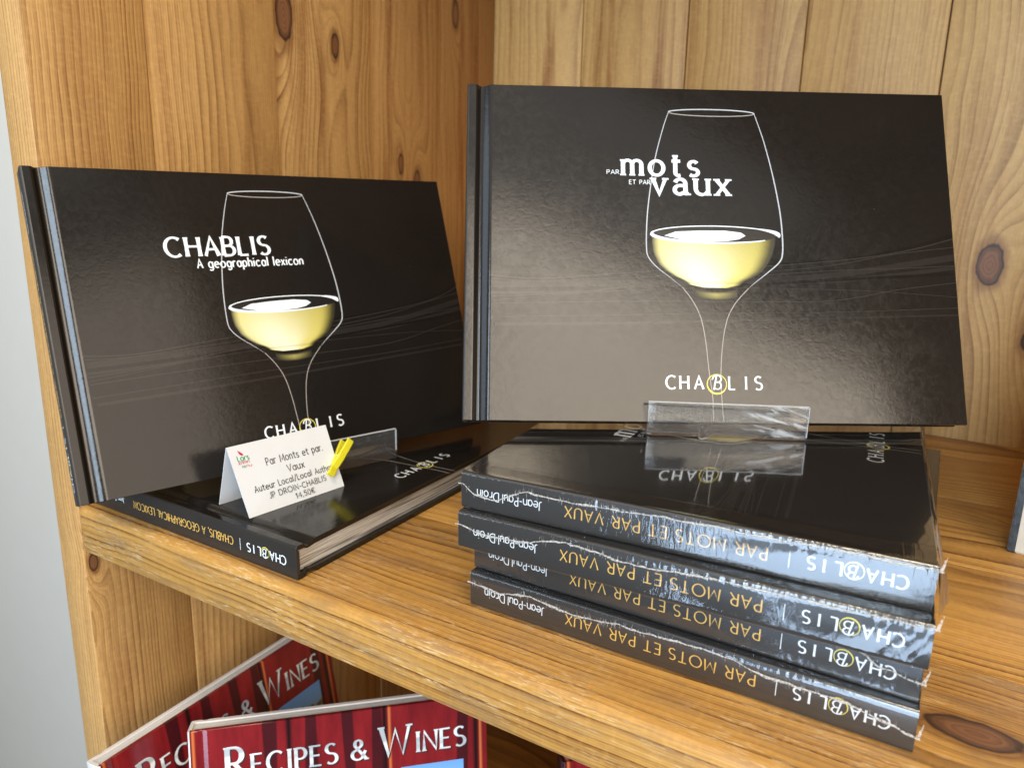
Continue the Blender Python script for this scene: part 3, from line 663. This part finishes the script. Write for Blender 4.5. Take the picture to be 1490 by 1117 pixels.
yh = [0.0, 8.33, 16.9, 25.6, 33.75, 38.1]
hk = [[(37.9 - 33.1, 4.75 - 4.165, 1.3, 0.62)], [], [(10, 2, 1.0, 0.5)], [], []]
hyz = [(6.5, -8.5), (1.2, -7.5), (-2, -3), (3, -5), (0, -4)]
def shelf(z, nm, first_mat=None, seed=0, y_front=0.0, knots=True):
    for i in range(5):
        y0 = yh[i] if i else y_front; c = (y0 + yh[i + 1]) / 2; wd = yh[i + 1] - y0 - 0.03
        mt = pine('%s_pine_%d' % (nm, i), 41.0 + seed + i * 2.31, Lh, Dh, hyz[i][0], hyz[i][1], [0.22, 0.24, 0.3, 0.35, 0.3][i], [0.45, 0.5, 0.9, 0.9, 0.9][i], hk[i] if knots else [], contrast=[1.0, 0.95, 0.9, 0.8, 0.8][i], streak=0.35, wear=0.75 if i == 0 else 0.15, rough=0.36)
        if i == 0: me = box_me(nm, 66, wd, 2.35, bev=0.05, special=(lambda x, y, z_, w_=wd: abs(y + w_ / 2) < 0.01 and z_ > 1.0, 0.34))
        else: me = box_me(nm, 66, wd, 2.35, bev=0.04)
        link(nm, me, mt, case, CI @ Matrix.Translation(Vector((33.1, c, z - 1.175)) * S), 40)
shelf(0.0, 'shelf_board')
shelf(-33.0, 'lower_shelf_board', seed=50, y_front=-4.0, knots=False)
shelf(49.0, 'top_shelf_board', seed=90, knots=False)
rp = pine('right_side_pine', 77, Ls, Ds, 2, -4, 0.3, 1.0)
for i in range(5):
    c = (ys[i] + ys[i + 1]) / 2; wd = ys[i + 1] - ys[i] - 0.035
    vboard('right_side_board', rp, (67.3, c, ZC), (TALL, wd, 2.2), R_side, bev=0.09)

# ------------------------------------------------------------------ the stack of four wrapped books
W0, H0, T0 = 21.6, 15.05, 1.385
def seamf(pts, seed):
    # height of the weld on the spine (as a share of its thickness) at distances from the right-hand end
    def f(s_):
        s_c = max(pts[0][0], min(pts[-1][0], s_)); z = pts[-1][1]
        for (a, za), (c, zc) in zip(pts, pts[1:]):
            if a <= s_c <= c: t = (s_c - a) / (c - a); t = t * t * (3 - 2 * t); z = za + (zc - za) * t; break
        z = z * T0 + 0.045 * noise.noise(Vector((s_ * 1.5, seed, 5))) + 0.030 * noise.noise(Vector((s_ * 4.5, seed, 9)))
        return min(T0 - 0.04, max(0.1, z))
    return f
stk = [
 (21.381, 2.821, 0.0, 0.000, 'lowest of the four shrink-wrapped black books stacked under the right-hand display book', seamf([(0.1, 0.42), (0.9, 0.58), (2.2, 0.72), (3.8, 0.70), (5.9, 0.90), (8.8, 0.82), (10.7, 0.70), (12.6, 0.80), (13.8, 0.64), (15, 0.68)], 3.3), 1),
 (21.325, 3.168, T0 + 0.004, 0.000, 'second book from the bottom of the shrink-wrapped stack, spine set slightly back', seamf([(0.1, 0.48), (1.0, 0.60), (1.8, 0.85), (4, 0.94), (9, 0.93), (12.4, 0.88), (13.3, 0.62), (14.2, 0.80), (15, 0.70)], 7.7), 2),
 (21.415, 1.95, 2 * T0 + 0.008, 0.045, 'second book from the top of the shrink-wrapped stack, its crinkled spine glaring blue', seamf([(0.1, 0.94), (3, 0.90), (5.5, 0.87), (8.5, 0.74), (10.8, 0.86), (12.8, 0.58), (13.8, 0.52), (15, 0.66)], 12.1), 3),
 (21.319, 2.296, 3 * T0 + 0.012, 0.070, 'topmost book of the shrink-wrapped stack, carrying the clear stand and display book', seamf([(0.1, 0.93), (2.5, 0.93), (5, 0.90), (7, 0.88), (10.3, 0.78), (12.4, 0.78), (13.8, 0.40), (14.4, 0.42), (15, 0.68)], 19.4), 4)]
GR = 'black shrink-wrapped books in the stack'
first = None
for (x, y, z, r, lb, sf, sd) in stk:
    mw = lying_frame(x, y, z, r, H0)
    if first is None:
        b = first = book('wrapped_book', mw, W0, H0, T0, lb, 'mots', group=GR); kids = [(c, list(c.children)) for c in b.children]
    else:
        b = first.copy(); COL.objects.link(b); mm = mw.copy(); mm.translation *= S; b.matrix_world = mm; b['label'] = lb
        for c, gs in kids:
            c2 = c.copy(); COL.objects.link(c2); c2.parent = b
            for g in gs: g2 = g.copy(); COL.objects.link(g2); g2.parent = c2
    wrap(b, W0, H0, T0, sd, sf, top=(sd == 4))

# small printed mark near the far end of the top cover and a loose film flap on the right side
def flap():
    vs = []; fs = []; n = 26; mlt = 8
    for i in range(n + 1):
        t = i / n; y = 3.0 + 15.0 * t
        for j in range(mlt + 1):
            u = j / mlt
            x = 36.40 - (y - 2.3) * 0.07 + (0.10 + 0.75 * u) * min(1, (t + 0.05) * 3) + 0.06 * noise.noise(Vector((y * 0.8, u * 2, 3)))
            z = 5.50 - 2.6 * u * (0.5 + 0.5 * min(1, t * 4)) + 0.12 * noise.noise(Vector((y * 0.9, u * 3, 7)))
            vs.append((x, y, z))
    for i in range(n):
        for j in range(mlt): a = i * (mlt + 1) + j; fs.append((a, a + 1, a + mlt + 2, a + mlt + 1))
    return vs, fs
fv, ff = flap()
inv = b.matrix_world.inverted()
me = mesh('wrap_flap', fv, ff); me.transform(inv)
link('wrap_flap', me, M['film_flap'], b, None, 180)

# ------------------------------------------------------------------ display books
TR = 1.10
mwR, aR, bR, nR = ax_frame((18.76, 6.082, 6.10), 0.560, 0.377, TR)
book('display_book', mwR, W0, H0, TR, 'unwrapped black book with mots and vaux on its cover, upright on top of the stack', 'mots')
WQ = 21.036; HQ = 15.043 * WQ / 21.6
mwL, aL, bL, nL = ax_frame((5.375, -2.748, 2.266), 1.210, 0.329, TR)
book('display_book', mwL, WQ, HQ, TR, 'upright black book titled Chablis, a geographical lexicon, leaning by the left side panel', 'lexicon', spine_kind='lex')
HL = 14.45; TL = 1.485
mwY = lying_frame(0.10, 0.706, 0.0, -0.012, HL)
book('lying_book', mwY, W0, HL, TL, 'black lexicon lying flat under the price card, pages towards the stack', 'lexicon', spine_kind='lex')

# ------------------------------------------------------------------ clear acrylic display stands
def stand(o, dirv, z0, lip_h, label, lean, back_len, width, t=0.11):
    """o: front left foot of the lip on the surface; dirv: direction of its width; depth runs away behind."""
    a = Vector((dirv[0], dirv[1], 0)).normalized(); d = Vector((-a.y, a.x, 0))
    root = empty('acrylic_stand', frame((o[0], o[1], z0), a, d, (0, 0, 1))); tag(root, label, 'display stand', 'clear acrylic display stands')
    box('base_plate', (width / 2, 1.55, t / 2 + 0.003), (width, 3.1, t), M['acrylic'], root, 0.02)
    box('lip', (width / 2, 0.06, t + 0.006 + lip_h / 2), (width, 0.16, lip_h), M['lip_glare'] if width > 5 else M['acrylic'], root, 0.025)
    box('lip_edge', (width / 2, 0.06, t + 0.02 + lip_h), (width - 0.02, 0.13, 0.014), M['acrylic_edge'], root, 0)
    box('lip_edge', (width + 0.009, 0.06, t + 0.006 + lip_h / 2), (0.014, 0.13, lip_h - 0.04), M['acrylic_edge'], root, 0)
    r = Matrix.Rotation(-lean, 4, 'X')
    box('back_rest', (width / 2, 3.25 + math.sin(lean) * back_len / 2, t + 0.02 + math.cos(lean) * back_len / 2), (width, 0.16, back_len), M['acrylic'], root, 0.025, r)
    return root
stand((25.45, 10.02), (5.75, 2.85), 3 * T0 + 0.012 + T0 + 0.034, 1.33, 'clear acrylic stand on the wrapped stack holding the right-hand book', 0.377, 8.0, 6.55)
stand((9.67, 7.07), (0.353, 0.936), TL + 0.012, 1.20, 'clear acrylic stand half hidden behind the price card', 0.329, 8.0, 4.20, 0.42)

# ------------------------------------------------------------------ price card and clothes peg
FB = Vector((10.85, 1.42, TL + 0.012)); FBR = Vector((11.63, 6.44, TL + 0.012)); F1 = Vector((9.70, 1.39, 4.50)); F2 = Vector((10.45, 6.55, 4.36))
BB = Vector((8.54, 1.69, TL + 0.012)); BBR = BB + (FBR - FB) + Vector((0.1, 0.1, 0))
card = empty('price_card', Matrix.Translation(FB)); tag(card, 'folded white price card reading 14,50€ standing on the lying black book', 'price card')
def leaf(name, a, b_, c, d, th, bow):
    """Thin paper leaf a-b (bottom) to d-c (top) with a slight bow and real thickness."""
    n = ((b_ - a).cross(d - a)).normalized(); N1, N2 = 16, 12; vs = []; fs = []
    for s_ in (0, 1):
        for i in range(N1 + 1):
            for j in range(N2 + 1):
                u, v = i / N1, j / N2; p = (a * (1 - u) + b_ * u) * (1 - v) + (d * (1 - u) + c * u) * v
                k = bow * math.sin(u * 3.14) * (1 - v) * 0.6 + bow * 0.8 * max(0, u - 0.75) * 4 * max(0, 0.4 - v)
                vs.append(tuple(p + n * (k - s_ * th) - FB))
    m_ = N2 + 1; o2 = (N1 + 1) * m_
    for i in range(N1):
        for j in range(N2):
            q = i * m_ + j; fs.append((q, q + m_, q + m_ + 1, q + 1)); fs.append((o2 + q, o2 + q + 1, o2 + q + m_ + 1, o2 + q + m_))
    for i in range(N1):
        q = i * m_; fs.append((q, o2 + q, o2 + q + m_, q + m_)); q += N2; fs.append((q, q + m_, o2 + q + m_, o2 + q))
    for j in range(N2): fs.append((j, j + 1, o2 + j + 1, o2 + j)); q = N1 * m_ + j; fs.append((q, o2 + q, o2 + q + 1, q + 1))
    return link(name, fix(mesh(name, vs, fs)), M['paper'], card, None, 40), n
fl, fn = leaf('front_leaf', FB, FBR, F2, F1, 0.03, 0.0)
leaf('back_leaf', BB, BBR, F2 + Vector((-0.01, 0, -0.02)), F1 + Vector((-0.01, 0, -0.02)), 0.03, 0.0)
cw = (FBR - FB).length; chh = (F1 - FB).length; eU = (FBR - FB).normalized(); eV = (F1 - FB) - eU * ((F1 - FB).dot(eU)); sh = (F1 - FB).dot(eU) / eV.length; eVn = eV.normalized()
nrm = eU.cross(eVn).normalized(); 
def pc(u, v, k):
    uu, vv = u / cw, v / eV.length
    p = (FB * (1 - uu) + FBR * uu) * (1 - vv) + (F1 * (1 - uu) + F2 * uu) * vv
    return tuple(p + nrm * (0.004 + k) - FB)
k = Ink(); cs = dict(wt=12.0, rnd=True, jitter=2.5, track=26)
k.text('Par Monts et par.', 1.55, 2.02, 0.33, width=2.95, **cs); k.text('Vaux', 2.45, 1.48, 0.32, width=0.86, **cs)
k.text('Auteur Local/Local Author', 0.62, 0.99, 0.275, width=4.12, **cs); k.text('JP DROIN-CHABLIS', 1.20, 0.56, 0.255, width=3.0, **cs); k.text('14,50$', 2.42, 0.17, 0.25, width=1.0, **cs)
k.make('card_lettering', M['ink'], fl, pc)
r_ = Ink(); r_.poly([(0.42, 2.98), (0.52, 2.90), (0.60, 2.82), (0.64, 2.72), (0.55, 2.72), (0.46, 2.80)][::-1]); r_.text('xnmn', 0.30, 2.35, 0.16, wt=16, width=0.5); r_.text('nw'.replace('w', 'u'), 0.62, 2.18, 0.13, wt=16, width=0.24); r_.make('card_logo_red', M['red_ink'], fl, pc)
g_ = Ink(); g_.text('Lors', 0.32, 2.50, 0.24, wt=18, width=0.52); g_.text('no', 0.42, 2.18, 0.14, wt=16, width=0.16); g_.make('card_logo_green', M['green_ink'], fl, pc)

# clothes peg gripping the right edge of the card
peg = empty('clothes_peg', Matrix.Translation((11.25, 6.55, 2.85))); tag(peg, 'small yellow clothes peg clipped to the right edge of the price card', 'clothes peg')
E0 = Vector((0, 0, 0)); e_dir = (Vector((11.3, 7.63, 3.50)) - Vector((11.3, 6.10, 2.10))).normalized()
side = e_dir.cross(nrm).normalized(); n2 = side.cross(e_dir).normalized()
if n2.dot(nrm) < 0: n2 = -n2; side = -side
PR = Matrix((e_dir, side, n2)).transposed().to_4x4()
def peg_leg(name, sgn, ang):
    # tapered leg with a grip notch, jaw end at -x
    L = [(-1.02, 0.03), (-1.02, 0.13), (-0.80, 0.17), (-0.55, 0.15), (-0.42, 0.20), (0.05, 0.24), (0.25, 0.20), (0.5, 0.22), (0.98, 0.17), (1.04, 0.12), (1.04, 0.05), (0.5, 0.07), (0.0, 0.03)]
    v, f = sweep_y([(x, z) for x, z in L], 0.36, 0.03, -0.18)
    me = fix(mesh(name, v, f)); 
    if sgn < 0: me.transform(Matrix.Scale(-1, 4, (0, 0, 1))); me.flip_normals()
    return link(name, me, M['plastic'], peg, Matrix.Translation(PR.to_3x3() @ Vector((0, 0, 0.02 * sgn)) * S) @ PR @ Matrix.Rotation(-sgn * ang, 4, 'Y'), 30)
peg_leg('leg', 1, 0.02); peg_leg('leg', -1, 0.36)
vs = []; fs = []
for i in range(60):
    a = i * 0.6; c_ = Vector((0.02 + 0.11 * math.cos(a), -0.17 + i * 0.0057, 0.05 + 0.11 * math.sin(a)))
    for q in range(4): b_ = q * math.pi / 2; vs.append((c_.x + 0.016 * math.cos(b_) * math.cos(a), c_.y + 0.016 * math.sin(b_), c_.z + 0.016 * math.cos(b_) * math.sin(a)))
    if i: 
        for q in range(4): fs.append(((i - 1) * 4 + q, (i - 1) * 4 + (q + 1) % 4, i * 4 + (q + 1) % 4, i * 4 + q))
link('spring', mesh('spring', vs, fs), M['steel'], peg, PR, 60)

# ------------------------------------------------------------------ red cookery books on the lower shelf
def red_mat():
    t = NT('red_plank_cover'); P, x, y, z = t.obj_cm()
    st = t.noise(t.comb(t.math('MULTIPLY', x, 0.9), t.math('MULTIPLY', y, 0.03), 0.0), 1.0, 0.0)
    w_ = t.noise(t.comb(t.math('MULTIPLY', x, 1.5), t.math('MULTIPLY', y, 0.30), 0.0), 1.0, 5.0, 0.62)
    fr = t.math('FRACT', t.math('MULTIPLY', x, 0.21)); seam = t.math('ADD', t.ss(fr, 0.05, 0.0), t.ss(fr, 0.95, 1.0), clamp=True)
    c = t.mix(t.ss(w_, 0.3, 0.7), (0.25, 0.014, 0.018), (0.165, 0.009, 0.013))
    c = t.mix(t.ss(st, 0.58, 0.61, 0, 0.85), c, (0.035, 0.006, 0.010))
    c = t.mix(seam, c, (0.012, 0.004, 0.006)); wn = t.node('ShaderNodeTexWhiteNoise', noise_dimensions='1D'); t.l.new(t.math('FLOOR', t.math('MULTIPLY', x, 0.21)), wn.inputs['W']); c = t.mix(t.math('MULTIPLY', t.math('MULTIPLY', t.ss(fr, 0.08, 0.05), t.ss(fr, 0.03, 0.05)), t.math('GREATER_THAN', wn.outputs[0], 0.55)), c, (0.62, 0.16, 0.05))
    t.set(col=c, rough=0.16, spec=0.5, normal=t.bump(t.noise(P, 2.0, 2.0), 0.05, 0.001)); return t.m
M['red'] = red_mat()
def lett_mat():
    t = NT('silvery_lettering'); P, x, y, z = t.obj_cm(); n = t.noise(t.comb(t.math('MULTIPLY', x, 0.4), t.math('MULTIPLY', y, 1.6), 0.0), 1.0, 1.0)
    t.set(col=t.mix(t.ss(n, 0.42, 0.62), (0.80, 0.82, 0.82), (0.44, 0.48, 0.50)), rough=0.3); return t.m
M['silver'] = lett_mat()
M['white_case'] = simple('white_case', (0.78, 0.76, 0.74), 0.35)
M['lbl'] = simple('pink_edge_print', (0.55, 0.30, 0.30), 0.5)
def cook_book(mw, W, H, T, label, edge_text=False, case='white_case'):
    root = empty('cookery_book', mw); tag(root, label, 'book', 'red cookery books on the lower shelf')
    b = 0.25
    fr = [(0.10, T), (0.5, T), (0.62, T - 0.06), (0.74, T - 0.06), (0.9, T), (0.94, T), (W - 0.06, T), (W - 0.03, T), (W, T - 0.03), (W, T - b + 0.03), (W - 0.03, T - b), (0.9, T - b), (0.10, T - 0.20)]
    def part(nm, prof, mat): v, f = sweep_y(prof, H); return link(nm, fix(mesh(nm, v, f)), mat, root, None, 28)
    front = part('front_cover', fr, M['red']); part('back_cover', [(x, T - z) for x, z in fr][::-1], M[case])
    part('spine', [(0.102, T), (0.03, T - 0.03), (0, T - 0.102), (0, 0.102), (0.03, 0.03), (0.102, 0), (0.102, 0.2), (0.2, 0.25), (0.2, T - 0.25), (0.102, T - 0.2)], M[case])
    pv, pf = sweep_y([(0.205, b + 0.01), (W - 0.3, b + 0.01), (W - 0.3, T - b - 0.01), (0.205, T - b - 0.01)], H - 0.12, 0.01, 0.06)
    link('page_block', fix(mesh('page_block', pv, pf)), M['white_pages'], root)
    pl = lambda u, v, k: (u, v, T + 0.003 + k)
    s_ = Ink(); s_.text('RECIPES & WINES', 1.80, H - 2.60, 1.05, wt=17, contrast=0.48, serif='sc', track=27, width=11.9, space=22, caps=1.45)
    sh_ = Ink(); sh_.v = [(a + 0.06, c - 0.06, z) for a, c, z in s_.v]; sh_.f = s_.f; sh_.make('title_shadow', M['black_print'], front, pl)
    s_.make('title_lettering', M['silver'], front, lambda u, v, k: pl(u, v, k + 0.01))
    # photograph of a hilltop village under a blue sky
    x0, x1, y0, y1 = 10.3, 13.6, H - 7.2, H - 3.35; NX, NY = 40, 44; rows = []; cols = []
    for j in range(NY + 1):
        rows.append([(x0 + (x1 - x0) * i / NX, y1 - (y1 - y0) * j / NY) for i in range(NX + 1)]); cr = []
        for i in range(NX + 1):
            u, v = i / NX, j / NY; hz = 0.30 + 0.12 * noise.noise(Vector((u * 3, 1, 0))) + 0.05 * noise.noise(Vector((u * 11, 2, 0)))
            if v < hz: cr.append((0.16 + 0.25 * v, 0.38 + 0.3 * v, 0.78))
            else:
                n_ = noise.noise(Vector((u * 9, v * 9, 4))); tan = (0.42, 0.27, 0.14); gr_ = (0.07, 0.10, 0.03); f = min(1, max(0, 0.5 + n_ * 2 - (v - hz) * 1.4)); cr.append(tuple(tan[q] * f + gr_[q] * (1 - f) for q in range(3)))
        cols.append(cr)
    vmesh('village_picture', rows, cols, front, pl, 0.006)
    if edge_text: pass
    return root
HK, WK, TK = 20.8, 14.9, 1.1
def cook_at(p_top_left, p_dir, lean, label, case='white_case'):
    """Placed by the top spine corner of the front cover."""
    a = Vector((p_dir[0], p_dir[1], 0)).normalized(); perp = Vector((-a.y, a.x, 0)); b_ = perp * math.sin(lean) + Vector((0, 0, math.cos(lean))); n = a.cross(b_)
    return cook_book(frame(Vector(p_top_left) - b_ * HK - n * TK, a, b_, n), WK, HK, TK, label, case=case)
cook_at((6.4, 0.4, -10.5), (10.4, 9.7), 0.16, 'red Recipes and Wines cookery book standing forward below the shelf, whole title showing')
cook_at((4.0, -2.69, -11.32), (0.0, 1.0), 0.16, 'red Recipes and Wines cookery book behind, turned sideways along the left side panel')
cook_at((23.3, 7.7, -9.9), (10.4, 9.7), 0.16, 'red cookery book at the bottom edge, only its top corner and a letter showing', 'red')

# pale book standing at the right edge of the picture
pw = ax_frame((39.45, 19.6, 0.02), -0.12, 0.18, 2.2)
rb = empty('pale_book', pw[0]); tag(rb, 'pale cream book with black edge cut off by the right side of the picture', 'book')
v, f = sweep_y([(0, 0), (0, 2.2), (0.3, 2.2), (0.3, 0)], 12.0, 0.05); link('spine', fix(mesh('spine', v, f)), M['cover'], rb, None, 30)
v, f = sweep_y([(0.31, 0.0), (0.31, 2.2), (18, 2.2), (18, 0.0)], 12.0, 0.08); link('front_cover', fix(mesh('front_cover', v, f)), simple('cream_cover', (0.62, 0.58, 0.50), 0.5), rb, None, 30)
